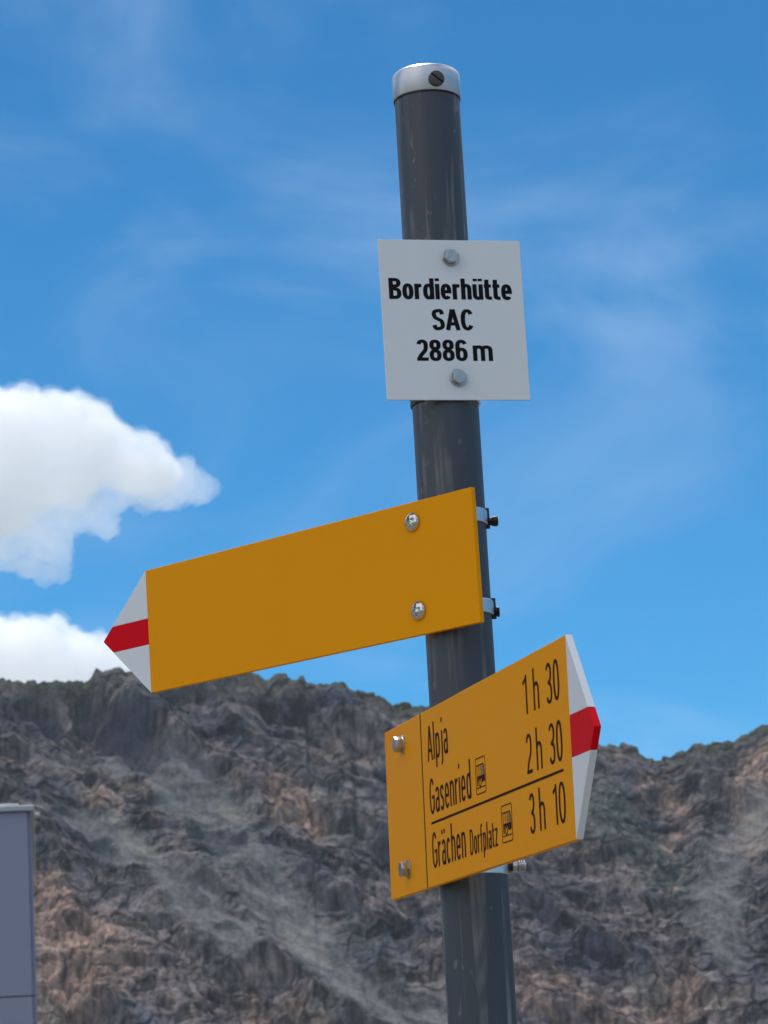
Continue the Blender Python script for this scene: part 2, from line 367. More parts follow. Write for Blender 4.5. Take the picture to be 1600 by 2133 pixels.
    rgba = np.concatenate([np.clip(base, 0.01, 0.6).reshape(-1, 3), np.ones((n * k, 1))], 1)
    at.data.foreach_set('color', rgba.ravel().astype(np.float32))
    mt, nt, p = mat('weathered_rock'); N, L = nt.nodes, nt.links
    a = N.new('ShaderNodeAttribute'); a.attribute_name = 'stone'
    tcn = N.new('ShaderNodeTexCoord')
    nz = N.new('ShaderNodeTexNoise'); nz.inputs['Scale'].default_value = 0.9; nz.inputs['Detail'].default_value = 5; nz.inputs['Roughness'].default_value = 0.65
    L.new(tcn.outputs['Object'], nz.inputs['Vector'])
    mr = N.new('ShaderNodeMapRange'); mr.inputs['From Min'].default_value = 0.3; mr.inputs['From Max'].default_value = 0.7
    mr.inputs['To Min'].default_value = 0.72; mr.inputs['To Max'].default_value = 1.3; L.new(nz.outputs[0], mr.inputs[0])
    vm = N.new('ShaderNodeVectorMath'); vm.operation = 'SCALE'; L.new(a.outputs['Color'], vm.inputs[0]); L.new(mr.outputs[0], vm.inputs['Scale'])
    L.new(vm.outputs[0], p.inputs['Base Color']); p.inputs['Roughness'].default_value = 0.95; p.inputs['Specular IOR Level'].default_value = 0.15
    me.materials.append(mt)
    me.polygons.foreach_set('use_smooth', np.zeros(len(q), dtype=bool))
    o = link(bpy.data.objects.new('mountain', me)); tag(o, kind='structure')
    return o
terrain()

# ground: one sheet out to the horizon
def ground():
    rs = [0, 1, 2, 4, 8, 15, 30, 60, 120, 240, 400, 560, 800, 1200, 1800, 2600]; n = 96
    bm = bmesh.new(); rows = []
    for r in rs:
        row = []
        for i in range(n if r else 1):
            a = 2 * math.pi * i / n; x, y = r * math.cos(a), r * math.sin(a)
            row.append(bm.verts.new((x, y, 0.0 if r < 4 else 0.06 * math.sin(x * .31) * math.cos(y * .23) * min(1, r / 30))))
        rows.append(row)
    for a, b in zip(rows, rows[1:]):
        for i in range(n):
            j = (i + 1) % n
            if len(a) == 1: bm.faces.new((a[0], b[i], b[j]))
            else: bm.faces.new((a[i], b[i], b[j], a[j]))
    bmesh.ops.recalc_face_normals(bm, faces=bm.faces)
    mt, nt, p = mat('alpine_ground'); N, L = nt.nodes, nt.links
    tcn = N.new('ShaderNodeTexCoord')
    nz = N.new('ShaderNodeTexNoise'); nz.inputs['Scale'].default_value = 0.7; nz.inputs['Detail'].default_value = 9; L.new(tcn.outputs['Object'], nz.inputs['Vector'])
    cr = N.new('ShaderNodeValToRGB'); e = cr.color_ramp.elements
    e[0].position = 0.35; e[0].color = (0.085, 0.088, 0.05, 1); e[1].position = 0.62; e[1].color = (0.21, 0.195, 0.175, 1)
    L.new(nz.outputs[0], cr.inputs[0]); L.new(cr.outputs[0], p.inputs['Base Color']); p.inputs['Roughness'].default_value = 0.95
    o = build('ground', bm, mt, None, 60); tag(o, kind='structure')
ground()

# ------------------------------------------------------------------ pole
PX, PY = 0.06059, 2.60279
def zpole(y):
    k = (1066.5 - y) / FPX
    A = PX * cUp.x + PY * cUp.y - k * (PX * cF.x + PY * cF.y); B = cUp.z - k * cF.z
    return -A / B + EYE
RP = 0.030
z_rim, z_top = zpole(210), zpole(153)
pole = empty('signpost', Matrix.Translation((PX, PY, 0)))
tag(pole, 'dark grey round metal post with a silver cap, carrying three signs', 'post')
build('tube', lathe([(0, -0.35), (RP, -0.35)] + [(RP, z) for z in np.linspace(0, z_top - 0.004, 12)] + [(0, z_top - 0.004)], 96), POLE, pole, 40)
rc = 0.0314; h = z_top - z_rim
prof = [(RP + 0.0002, z_rim), (rc - 0.0004, z_rim), (rc, z_rim + 0.0005), (rc, z_top - 0.006)]
for k in range(1, 9):
    a = k / 8 * math.pi / 2
    prof.append((rc - 0.006 + 0.006 * math.cos(a), z_top - 0.006 + 0.006 * math.sin(a)))
prof += [(0.012, z_top + 0.0006), (0, z_top + 0.0008)]
cap = build('end_cap', lathe(prof, 96), CAPM, pole, 50)
build('rim_shade', lathe([(RP + .0001, z_rim - 0.0016), (RP + 0.0008, z_rim - 0.0014), (RP + 0.0008, z_rim - 0.0001), (RP + .0001, z_rim - 0.0001), (RP + .0001, z_rim - 0.0016)], 96), BLACKM, cap, 40)  # black ring put in for the dark shade under the cap rim
# slotted screw on the cap, facing a little right of the camera
def slotted_screw(parent, ang, z):
    n = Vector((math.sin(ang), -math.cos(ang), 0)); t = Vector((math.cos(ang), math.sin(ang), 0))
    M = Matrix((t, n, Vector((0, 0, 1)))).transposed().to_4x4(); M.translation = n * (rc - 0.0006) + Vector((0, 0, z))
    RM = Matrix.Rotation(R(-38), 4, 'Z')
    bm = bmesh.new(); r0 = 0.0072; nseg = 40
    # a cheese head built as two half-discs either side of the slot
    w = 0.0009
    for sgn in (1, -1):
        ys = []
        a0 = math.asin(w / r0)
        arc = [(r0 * math.cos(a), sgn * r0 * math.sin(a)) for a in np.linspace(a0, math.pi - a0, nseg)]
        bm2 = bmesh.new()
        lo = [bm2.verts.new((x, y, 0.0)) for x, y in arc]
        hi = [bm2.verts.new((x, y, 0.0038)) for x, y in arc]
        tp = [bm2.verts.new((x * .82, max(w, abs(y) * .82) * sgn, 0.0046)) for x, y in arc]
        k = len(arc)
        for A, B in ((lo, hi), (hi, tp)):
            for i in range(k): bm2.faces.new((A[i], A[(i + 1) % k], B[(i + 1) % k], B[i]))
        bm2.faces.new(tp); bm2.faces.new(lo)
        bmesh.ops.recalc_face_normals(bm2, faces=bm2.faces)
        me = bpy.data.meshes.new('t'); bm2.to_mesh(me); bm2.free(); bm.from_mesh(me); bpy.data.meshes.remove(me)
    lathe([(0, 0.0), (r0 * 0.97, 0.0), (r0 * 0.97, 0.0026), (0, 0.0026)], 40, bm=bm)
    T = M @ Matrix(((1, 0, 0, 0), (0, 0, 1, 0), (0, 1, 0, 0), (0, 0, 0, 1))) @ RM
    bm.transform(T); bmesh.ops.recalc_face_normals(bm, faces=bm.faces)
    return build('screw', bm, DSTEEL, parent, 40)
slotted_screw(cap, R(16), zpole(190))

# ------------------------------------------------------------------ fixings (local frame of a sign: x along it, y away from the viewer, z up)
def washer(bm, r=0.0078, t=0.0012): lathe([(0.002, 0), (r, 0), (r, t * .7), (r - .0004, t), (0.002, t)], 32, '-Y', bm)
def hex_bolt(parent, x, z, r=0.0066, hh=0.0052, mt=None, rot=0.2, wash=0.0080):
    bm = bmesh.new(); washer(bm, wash)
    pts = [(r * math.cos(rot + i * math.pi / 3), r * math.sin(rot + i * math.pi / 3)) for i in range(6)]
    me_bm = prism(pts, -0.0012 - hh, -0.0012, 0.0004, 2)
    me = bpy.data.meshes.new('t'); me_bm.to_mesh(me); me_bm.free(); bm.from_mesh(me); bpy.data.meshes.remove(me)
    lathe([(0, hh + .0013), (r * .80, hh + .0013), (r * .84, hh + .0010)], 32, '-Y', bm)
    bmesh.ops.translate(bm, verts=bm.verts, vec=(x, 0, z))
    return build('bolt', bm, mt or STEEL, parent, 30)
def cross_screw(parent, x, z, r=0.0084, rot=0.3):
    """domed head with a cross recess cut in as real depth"""
    bm = bmesh.new(); nr, na = 22, 96
    rows = []
    for i in range(nr + 1):
        q = i / nr; row = []
        for j in range(na if i else 1):
            a = 2 * math.pi * j / na; X = r * q * math.cos(a); Z = r * q * math.sin(a)
            hgt = 0.0054 * math.sqrt(max(0, 1 - (q * 0.94) ** 2)) if i < nr else 0.0006
            ca, sa = math.cos(rot), math.sin(rot); u, v = X * ca + Z * sa, -X * sa + Z * ca
            arm = lambda p, w: max(0.0, 1 - max(0, abs(p) - .0050) / .0006) * max(0.0, 1 - max(0, abs(w) - .0010) / .0006)
            dep = max(arm(u, v), arm(v, u))
            row.append(bm.verts.new((x + X, -(hgt - 0.0028 * dep), z + Z)))
        rows.append(row)
    edge = [bm.verts.new((v.co.x, 0.0, v.co.z)) for v in rows[-1]]
    rows.append(edge)
    for A, B in zip(rows, rows[1:]):
        for j in range(na):
            k = (j + 1) % na
            if len(A) == 1: bm.faces.new((A[0], B[j], B[k]))
            else: bm.faces.new((A[j], B[j], B[k], A[k]))
    bmesh.ops.recalc_face_normals(bm, faces=bm.faces)
    return build('bolt', bm, CHROME, parent, 45)
def arc_band(parent, zc, hgt, a0, a1, yc, t=0.0018, name='clamp_band', mt=None, r=RP):
    """curved strap round the post; angles from +x towards +y (away from viewer)"""
    bm = bmesh.new(); n = 48; ring = []
    prof = [(r + .0001, -hgt / 2), (r + t * .6, -hgt / 2), (r + t, -hgt / 2 + .0006), (r + t, hgt / 2 - .0006), (r + t * .6, hgt / 2), (r + .0001, hgt / 2)]
    for i in range(n + 1):
        a = a0 + (a1 - a0) * i / n
        ring.append([bm.verts.new((q * math.cos(a), yc + q * math.sin(a), zc + hh)) for q, hh in prof])
    for A, B in zip(ring, ring[1:]):
        for i in range(6): bm.faces.new((A[i], A[(i + 1) % 6], B[(i + 1) % 6], B[i]))
    bm.faces.new(ring[0]); bm.faces.new(ring[-1][::-1])
    bmesh.ops.recalc_face_normals(bm, faces=bm.faces)
    return build(name, bm, mt or BAND, parent, 30)
def rod(bm, p0, p1, r, n=16):
    d = Vector(p1) - Vector(p0); q = d.to_track_quat('Z', 'Y').to_matrix().to_4x4(); q.translation = p0
    lathe([(0, 0), (r * .9, 0), (r, r * .15), (r, d.length - r * .15), (r * .9, d.length), (0, d.length)], n, 'Z', bm, q)

def clamp(parent, zc, yc, hgt, ang, t_board, bright=False, flange_h=0.017, knob=0.009):
    """half shells round the post with an upright lug and its screw; ang = bearing of the lug in the sign's frame"""
    b = arc_band(parent, zc, hgt, -math.pi * 0.78, ang, yc)
    arc_band(parent, zc, hgt, ang + 0.10, math.pi * 1.22, yc, name='clamp_back', mt=BAND if bright else BLACKM)
    # spacer saddle between board and strap
    build('saddle', box(-0.014, 0.014, t_board, yc - RP - 0.0005, zc - hgt * .42, zc + hgt * .42, 0.0006), BAND, parent)
    ca, sa = math.cos(ang), math.sin(ang)
    rad = Vector((ca, sa, 0)); tan = Vector((-sa, ca, 0))
    C = Vector((0, yc, zc)) + rad * (RP + 0.0018)
    bm = box(-0.0022, 0.0022, -0.0011, 0.0011, -flange_h / 2, flange_h / 2, 0.0004)
    M = Matrix((rad, tan, Vector((0, 0, 1)))).transposed().to_4x4(); M.translation = C
    bm.transform(M); lug = build('clamp_lug', bm, BAND if bright else BLACKM, b, 30)
    return b, rad, tan, C

# ------------------------------------------------------------------ lettering
def catmull(p, n=7):
    p = [Vector(q) for q in p]; P = [2 * p[0] - p[1]] + p + [2 * p[-1] - p[-2]]; out = []
    for i in range(1, len(P) - 2):
        for k in range(n):
            t = k / n
            out.append(0.5 * ((2 * P[i]) + (P[i + 1] - P[i - 1]) * t + (2 * P[i - 1] - 5 * P[i] + 4 * P[i + 1] - P[i + 2]) * t * t + (3 * P[i] - P[i - 1] - 3 * P[i + 1] + P[i + 2]) * t ** 3))
    out.append(P[-2]); return [(q.x, q.y) for q in out]
def glyph(c, w, h, v, asc, bold):
    """pen strokes of a narrow sans letter; w total width, h and v half pen sizes, capital height = 1"""
    xh = 0.735 if bold else 0.70; N = 2.45 if bold else 2.35; desc = 0.26
    def arc(cx, cz, rx, rz, a0, a1):
        n = max(8, int(abs(a1 - a0) / 9)); out = []
        for i in range(n + 1):
            a = R(a0 + (a1 - a0) * i / n); ca, sa = math.cos(a), math.sin(a)
            out.append((cx + rx * math.copysign(abs(ca) ** (2 / N), ca), cz + rz * math.copysign(abs(sa) ** (2 / N), sa)))
        return out
    L, Rr, m = h, w - h, w / 2; rx = m - h; o = 0.010
    bowl = lambda z0, z1: arc(m, (z0 + z1) / 2, rx, (z1 - z0) / 2 - v + o, 0, 360)
    loop = True
    if c == 'o': return [(bowl(0, xh), 1)]
    if c == '0': return [(bowl(0, 1), 1)]
    if c == 'l': return [([(m, 0), (m, asc)], 0)]
    if c == 'i': return [([(m, 0), (m, xh)], 0), ([(m, asc - .13), (m, asc)], 0)]
    if c == 'j': return [([(Rr, asc - .13), (Rr, asc)], 0), ([(Rr, xh)] + arc(Rr - .17, -desc + .16, .17, .16 - v, 0, -75), 0)]
    if c == 'e': return [([(L, xh * .50), (Rr, xh * .50)] + arc(m, xh / 2, rx, xh / 2 - v + o, 8, 318), 0)]
    if c == 'c': return [(arc(m, xh / 2, rx, xh / 2 - v + o, 42, 318), 0)]
    if c == 'C': return [(arc(m, .5, rx, .5 - v + o, 34, 326), 0)]
    if c == 'G': return [(arc(m, .5, rx, .5 - v + o, 40, 270) + arc(m, .5, rx, .5 - v + o, 270, 318) + [(Rr, .16), (Rr, .47)], 0), ([(Rr + h, .47), (m, .47)], 0)]
    if c == 'd': return [(bowl(0, xh), 1), ([(Rr, 0), (Rr, asc)], 0)]
    if c == 'p': return [(bowl(0, xh), 1), ([(L, -desc), (L, xh)], 0)]
    arch = lambda l, r: arc((l + r) / 2, xh - .24, (r - l) / 2, .24 - v + o, 170, 0) + [(r, 0)]
    if c in 'nh': return [([(L, 0), (L, asc if c == 'h' else xh)], 0), (arch(L, Rr), 0)]
    if c == 'm': return [([(L, 0), (L, xh)], 0), (arch(L, m), 0), (arch(m, Rr), 0)]
    if c == 'r': return [([(L, 0), (L, xh)], 0), (arc(w - .01, xh - .27, w - .01 - L, .27 - v, 175, 90), 0)]
    if c in 'uü':
        g = [([(L, xh)] + arc(m, .24, rx, .24 - v + o, 180, 350), 0), ([(Rr, xh), (Rr, 0)], 0)]
        if c == 'ü': g += [([(w * .27, 1.0 - .115), (w * .27, 1.0)], 0), ([(w * .75, 1.0 - .115), (w * .75, 1.0)], 0)]
        return g
    if c in 'aä':
        zt = xh * .60
        g = [(arc(m, xh - .21, rx, .21 - v + o, 152, 0) + [(Rr, 0)], 0),
             ([(Rr, zt - v), (m + .02, zt - v)] + arc(m, zt / 2 , rx, zt / 2 - v + o, 105, 270) + [(Rr - .02, zt * .30)], 0)]
        if c == 'ä': g += [([(w * .22, .99 - .12), (w * .22, .99)], 0), ([(w * .80, .99 - .12), (w * .80, .99)], 0)]
        return g
    if c in 'sS':
        H = 1.0 if c == 'S' else xh; t = H - v + o; b_ = v - o
        return [(catmull([(Rr, H * .76 if c == 'S' else H * .80), (Rr - rx * .35, t - .015), (m, t), (L + rx * .22, t - H * .05), (L, H * .76), (L + rx * .3, H * .60), (m, H * .52),
                          (Rr - rx * .26, H * .43), (Rr, H * .25), (Rr - rx * .22, b_ + H * .06), (m, b_), (L + rx * .3, b_ + .02), (L, H * .24 if c == 'S' else H * .18)]), 0)]
    if c == 't': return [([(w * .38, asc * .96 if bold else .93)] + [(w * .38, .16)] + arc(w * .38 + .15, .15, .15, .15 - v, 190, 268) + [(w, v)], 0), ([(0, xh - v), (w * .95, xh - v)], 0)]
    if c == 'f': return [([(w * .42, 0), (w * .42, asc - .16)] + arc(w * .42 + .17, asc - .16, .17, .16 - v, 180, 92) + [(w + .02, asc - v)], 0), ([(0, xh - v), (w * .95, xh - v)], 0)]
    if c == 'z': return [([(0, xh - v), (w, xh - v)], 0), ([(w - h * .9, xh - v * 1.6), (h * .9, v * 1.6)], 0), ([(0, v), (w, v)], 0)]
    if c == 'A': return [([(h * .8, 0), (m - h * .15, 1)], 0), ([(w - h * .8, 0), (m + h * .15, 1)], 0), ([(w * .2, .30), (w * .8, .30)], 0)]
    if c == 'B': return [([(L, 0), (L, 1)], 0), ([(L, 1 - v)] + arc(m * .95, .77, rx * 1.0, .23 - v, 90, -90) + [(L, .54 - 0)], 0), ([(L, .54)] + arc(m, .275, rx, .275 - v, 90, -90) + [(L, v)], 0)]
    if c == 'D': return [([(L, 0), (L, 1)], 0), ([(L, 1 - v)] + arc(m, .5, rx, .5 - v, 90, -90) + [(L, v)], 0)]
    if c == '1': return [([(Rr, 0), (Rr, 1)], 0), ([(0.01, .80), (Rr, .97 - v)], 0)]
    if c == '2': return [(arc(m, .735, rx, .265 - v + o, 168, 0) + catmull([(Rr, .70), (Rr - rx * .25, .50), (L + rx * .55, .26), (L, v)])[1:] + [(L, v)], 0), ([(0, v), (w, v)], 0)]
    if c == '3': return [(arc(m, .755, rx * .92, .245 - v + o, 158, -90), 0), (arc(m, .265, rx, .265 - v + o, 90, -160), 0), ([(m - rx * .45, .52), (m + rx * .1, .52)], 0)]
    if c == '8': return [(arc(m, .755, rx * .92, .245 - v + o, 0, 360), 1), (arc(m, .27, rx, .27 - v + o, 0, 360), 1)]
    if c == '6': return [(arc(m, .31, rx, .31 - v + o, 0, 360), 1), ([(L, .33)] + arc(m, .70, rx, .30 - v + o, 180, 22), 0)]
    raise ValueError(c)
WID = dict(o=.44, l=0, i=0, j=.20, e=.43, c=.40, C=.50, G=.52, d=.44, p=.44, n=.42, h=.42, m=.70, r=.30, u=.42, a=.41, s=.38, S=.49, t=.30, f=.30, z=.37, A=.54, B=.49, D=.50)
WID.update({'ü': .42, 'ä': .41, '1': .26, '2': .44, '3': .44, '0': .44, '8': .46, '6': .46})
def lettering(parent, s, x0, x1, base, cap, h, v, bold, mt, gap=0.11, y=-0.00012, label=None):
    """h, v: half pen width across and upward, in capital heights"""
    asc = 1.0 if bold else 1.07
    ws = [max(WID[c], 0) for c in s]; tw = (x1 - x0) / cap
    solid = sum(2 * h if WID[c] == 0 else 0 for c in s)
    k = (tw - solid) / (sum(ws) + gap * (len(s) - 1)) if len(s) > 1 or not solid else 1
    bm = bmesh.new(); x = 0; lay = 0
    for c in s:
        w = 2 * h if WID[c] == 0 else WID[c] * k
        for pts, closed in glyph(c, w, h, v, asc, bold):
            P = [Vector(p) for p in pts]
            if closed: P = P[:-1]
            Q = [P[0]]
            for p in P[1:]:
                if (p - Q[-1]).length > 1e-4: Q.append(p)
            P = Q; n = len(P); rows = []
            for i in range(n):
                a = P[i - 1] if (closed or i > 0) else None; b = P[(i + 1) % n] if (closed or i < n - 1) else None
                d1 = (P[i] - a).normalized() if a is not None else None; d2 = (b - P[i]).normalized() if b is not None else None
                d1 = d1 or d2; d2 = d2 or d1
                t = (d1 + d2); t = t.normalized() if t.length > 1e-6 else d1
                nn = Vector((-t.y, t.x)); mit = 1 / max(0.6, nn.dot(Vector((-d2.y, d2.x))))
                rows.append([P[i] + Vector((nn.x * h, nn.y * v)) * mit * e for e in (1, -1)])
            yy = y - 0.000012 * (lay % 5); lay += 1
            V = [[bm.verts.new((x0 + (x + q.x) * cap, yy, base + q.y * cap)) for q in r] for r in rows]
            for i in range(n if closed else n - 1):
                A, B = V[i], V[(i + 1) % n]
                try: bm.faces.new((A[0], A[1], B[1], B[0]))
                except ValueError: pass
        x += w + gap * k
    bm.normal_update()
    for f in bm.faces:
        if f.normal.y > 0: f.normal_flip()
    r = bmesh.ops.extrude_face_region(bm, geom=list(bm.faces))
    bmesh.ops.translate(bm, verts=[g_ for g_ in r['geom'] if isinstance(g_, bmesh.types.BMVert)], vec=(0, -0.00008, 0))
    o = build('lettering', bm, mt, parent)
    if label: o['label'] = label
    return o
def flat(polys, y=-0.00012, th=0.00010):
    bm = bmesh.new()
    for p in polys: prism(p, y - th, y, 0, 2, bm)
    return bm

def frame(ang, a, b, off, zt, H):
    u = Vector((math.cos(ang), -math.sin(ang), 0)); n = Vector((-math.sin(ang), -math.cos(ang), 0)); z = Vector((0, 0, 1))
    ctr = Vector((PX, PY, zt - H / 2 + EYE)) + n * off
    z2 = (z + a * u + b * n).normalized(); u2 = (u - u.dot(z2) * z2).normalized(); n2 = z2.cross(u2) * -1
    n2 = u2.cross(z2)
    M = Matrix((u2, -n2, z2)).transposed().to_4x4(); M.translation = ctr
    return M
mm = 0.001

# ------------------------------------------------------------------ white hut sign
s3 = empty('hut_sign', frame(-0.23438, -0.00372, 0.0015, 0.034, 0.80604, 0.14887))
tag(s3, 'small white rectangular sign with black hut name and altitude, highest on the post', 'sign')
x0, x1, hz = -61.99 * mm, 69.75 * mm, 74.43 * mm
build('panel', prism([(x0, -hz), (x1, -hz), (x1, hz), (x0, hz)], 0, 0.002, 0.0003, 2), WHT, s3)
lettering(s3, 'Bordierhütte', -54.6 * mm, 59.3 * mm, 18.7 * mm, 19.6 * mm, 0.102, 0.078, True, BLK, gap=0.045)
lettering(s3, 'SAC', -16.6 * mm, 21.9 * mm, -9.9 * mm, 19.4 * mm, 0.102, 0.078, True, BLK, gap=0.045)
lettering(s3, '2886', -32.4 * mm, 14.3 * mm, -38.4 * mm, 19.4 * mm, 0.102, 0.078, True, BLK, gap=0.045)
lettering(s3, 'm', 19.3 * mm, 37.6 * mm, -38.4 * mm, 19.4 * mm, 0.102, 0.078, True, BLK, gap=0.045)
hex_bolt(s3, 4.2 * mm, 57.8 * mm, rot=0.15); hex_bolt(s3, 4.2 * mm, -54.2 * mm, rot=0.5)
clamp(s3, 0.056, 0.034, 0.014, R(60), 0.002)
clamp(s3, -0.0625, 0.034, 0.018, R(60), 0.002)

# ------------------------------------------------------------------ arrow signs
def arrow(name, M, xa, xb, tip, hz, side, t, lab, red_z=0.0156):
    o = empty(name, M); tag(o, lab, 'sign')
    build('panel', prism([(xa, -hz), (xb, -hz), (xb, hz), (xa, hz)], 0, t, 0.0005, 2), YEL, o)
    e = xb if side > 0 else xa; tp = e + side * tip
    er = e + side * tip * (1 - red_z / hz); g = 0.00015
    for s in (1, -1):
        pl = [(e + side * g, s * hz), (e + side * g, s * (red_z + g)), (er, s * (red_z + g))]
        build('white_point', prism(pl, 0, t, 0.0004, 2), WHT, o)
    pl = [(e + side * g, red_z), (er, red_z), (tp, 0), (er, -red_z), (e + side * g, -red_z)]
    build('red_stripe', prism(pl, 0, t, 0.0004, 2), RED, o)
    return o
H1 = 0.11944; T = 0.0052
s1 = arrow('arrow_sign', frame(0.76317, 0.00373, 0.01622, 0.042, 0.56789, H1), -366.5 * mm, 63.3 * mm, 66.8 * mm, H1 / 2, -1, T,
           'blank yellow arrow signboard pointing left with a white and red tip', 0.0125)
cross_screw(s1, -8.6 * mm, 41.6 * mm, rot=0.35); cross_screw(s1, -8.2 * mm, -38.0 * mm, rot=0.1)
# lugs of this clamp end up at the right-hand side of the post as seen from the path
for zc, kn in ((0.0462, 0.0085), (-0.0358, 0.0045)):
    b, rad, tan, C = clamp(s1, zc, 0.042, 0.0125, R(50), T, flange_h=0.019)
    bm = bmesh.new()
    out = (Matrix.Rotation(R(-8), 3, 'Z') @ rad)
    p0 = C + rad * 0.0005 + Vector((0, 0, -0.003))
    M = out.to_track_quat('Z', 'Y').to_matrix().to_4x4(); M.translation = p0
    lathe([(0, 0), (0.0032, 0), (0.0036, kn * .35), (0.0046, kn * .55), (0.0048, kn * .95), (0.0036, kn * 1.1), (0, kn * 1.1)], 8, 'Z', bm, M)
    build('clamp_screw', bm, BLACKM, b, 30)

H2 = 0.15249; T2 = 0.0056
s2 = arrow('arrow_sign', frame(1.30858, 0.01397, -0.00985, 0.042, 0.38024, H2), -122.9 * mm, 419.0 * mm, 55.4 * mm, H2 / 2, 1, T2,
           'yellow arrow signboard lettered with three village names and hiking times, pointing right')
hex_bolt(s2, -60.5 * mm, 57.5 * mm, r=0.0072, hh=0.0068, rot=0.5, mt=STEEL, wash=0.0086); hex_bolt(s2, -57.5 * mm, -54.2 * mm, r=0.0072, hh=0.0068, rot=0.0, mt=STEEL, wash=0.0086)
ww = 1.15
build('rule_line', flat([[(2.2 * mm, -76.0 * mm), (4.6 * mm, -76.0 * mm), (4.0 * mm, 76.0 * mm), (1.6 * mm, 76.0 * mm)]]), BRN, s2)
build('rule_line', flat([[(25 * mm, -23.6 * mm), (398 * mm, -23.3 * mm), (398 * mm, -21.2 * mm), (25 * mm, -21.5 * mm)]]), BRN, s2)
O1, O2 = 0.060, 0.046
lettering(s2, 'Alpja', 22.5 * mm, 87.5 * mm, 31.0 * mm, 30.5 * mm, O1, O2, False, BRN)
lettering(s2, 'Gasenried', 23.0 * mm, 151.8 * mm, -14.8 * mm, 30.3 * mm, O1, O2, False, BRN)
lettering(s2, 'Grächen', 24.0 * mm, 128.2 * mm, -61.2 * mm, 30.3 * mm, O1, O2, False, BRN)
lettering(s2, 'Dorfplatz', 141.0 * mm, 221.0 * mm, -61.2 * mm, 21.0 * mm, 0.066, 0.050, False, BRN)
for base, tx in ((31.3, ('1', 'h', '30')), (-14.8, ('2', 'h', '30')), (-61.0, ('3', 'h', '10'))):
    a = {'1': 307.5, '2': 308.5, '3': 308.5}[tx[0]]
    lettering(s2, tx[0], a * mm, (a + {'1': 10.5, '2': 14, '3': 14}[tx[0]]) * mm, base * mm, 30.6 * mm, O1, O2, False, BRN)
    lettering(s2, tx[1], 334 * mm, 348.5 * mm, base * mm, 30.6 * mm, O1, O2, False, BRN)
    lettering(s2, tx[2], (366.5 if tx[2] == '30' else 369.5) * mm, 399.3 * mm, base * mm, 30.6 * mm, O1, O2, False, BRN)
def pictogram(x, z, w=29.0, h=30.0):
    """boxed symbol of a bus at a stop; x, z = lower left corner in mm"""
    polys = []; lw = 0.95
    def rr(r, i):
        pts = []
        for cx, cz, a0 in ((w - r, r, -90), (w - r, h - r, 0), (r, h - r, 90), (r, r, 180)):
            for k in range(5):
                a = R(a0 + k * 22.5); pts.append((cx + (r - i) * math.cos(a), cz + (r - i) * math.sin(a)))
        return pts
    A, B = rr(3.0, 0), rr(3.0, lw)
    for i in range(len(A)):
        j = (i + 1) % len(A); polys.append([A[i], A[j], B[j], B[i]])
    X = lambda q: q * w
    Z = lambda q: (1 - q) * h
    def q(*p): polys.append([(X(a), Z(b)) for a, b in p])
    q((.10, .225), (.80, .225), (.80, .19), (.10, .19))               # roof
    q((.80, .22), (.84, .22), (.92, .52), (.88, .52))                 # windscreen edge
    q((.14, .22), (.17, .22), (.17, .50), (.14, .50)); q((.34, .22), (.37, .22), (.37, .50), (.34, .50))
    q((.14, .50), (.90, .50), (.92, .68), (.62, .70), (.56, .58), (.30, .58), (.22, .68), (.22, .76), (.14, .76))
    q((.06, .835), (.94, .835), (.94, .805), (.06, .805))             # road
    c = (X(.42), Z(.69)); ro, ri = 3.6, 2.3
    for k in range(16):
        a, b = 2 * math.pi * k / 16, 2 * math.pi * (k + 1) / 16
        polys.append([(c[0] + ro * math.cos(a), c[1] + ro * math.sin(a)), (c[0] + ro * math.cos(b), c[1] + ro * math.sin(b)),
                      (c[0] + ri * math.cos(b), c[1] + ri * math.sin(b)), (c[0] + ri * math.cos(a), c[1] + ri * math.sin(a))])
    bm = flat([[((x + a) * mm, (z + b) * mm) for a, b in p] for p in polys])
    o = build('bus_symbol', bm, BRN, s2)
    g = [[(X(.50), Z(.235)), (X(.78), Z(.235)), (X(.86), Z(.49)), (X(.50), Z(.49))]]
    build('window_tint', flat([[((x + a) * mm, (z + b) * mm) for a, b in p] for p in g]), GRYP, o)
pictogram(166.4, -14.8); pictogram(233.5, -60.9)
# back rail and clamps of this board
build('mounting_rail', box(-0.072, 0.030, T2, T2 + 0.0035, 0.046, 0.062, 0.0006), BAND, s2)
build('mounting_rail', box(-0.072, 0.030, T2, T2 + 0.0035, -0.067, -0.051, 0.0006), BAND, s2)
for zc in (0.053, -0.0595):
    b = arc_band(s2, zc, 0.014, -math.pi * 0.7, R(66), 0.042)
    bb = arc_band(s2, zc, 0.014, R(70), math.pi * 1.25, 0.042, name='clamp_back', mt=BLACKM)
    wr = Vector((math.cos(R(75)), math.sin(R(75)), 0))             # roughly towards world +x
    C = Vector((0, 0.042, zc)) + wr * (RP + 0.001)
    M = wr.to_track_quat('Z', 'Y').to_matrix().to_4x4()
    bm = bmesh.new()
    M.translation = C; lathe([(0, 0), (0.0042, 0), (0.0042, 0.004), (0, 0.004)], 16, 'Z', bm, M)
    build('clamp_boss', bm, BLACKM, b, 30)
    bm = bmesh.new()
    M.translation = C + wr * 0.004; lathe([(0, 0), (0.0046, 0), (0.0052, 0.0006), (0.0052, 0.0042), (0.0045, 0.0048), (0, 0.0048)], 6, 'Z', bm, M)
    for k in range(3):
        M.translation = C + wr * (0.0092 + k * 0.0022); lathe([(0.002, 0), (0.0046, 0), (0.0050, 0.0005), (0.0050, 0.0009), (0.0046, 0.0014), (0.002, 0.0014)], 20, 'Z', bm, M)
    rod(bm, C + wr * 0.002, C + wr * 0.0160, 0.0028)
    build('clamp_screw', bm, STEEL, b, 30)

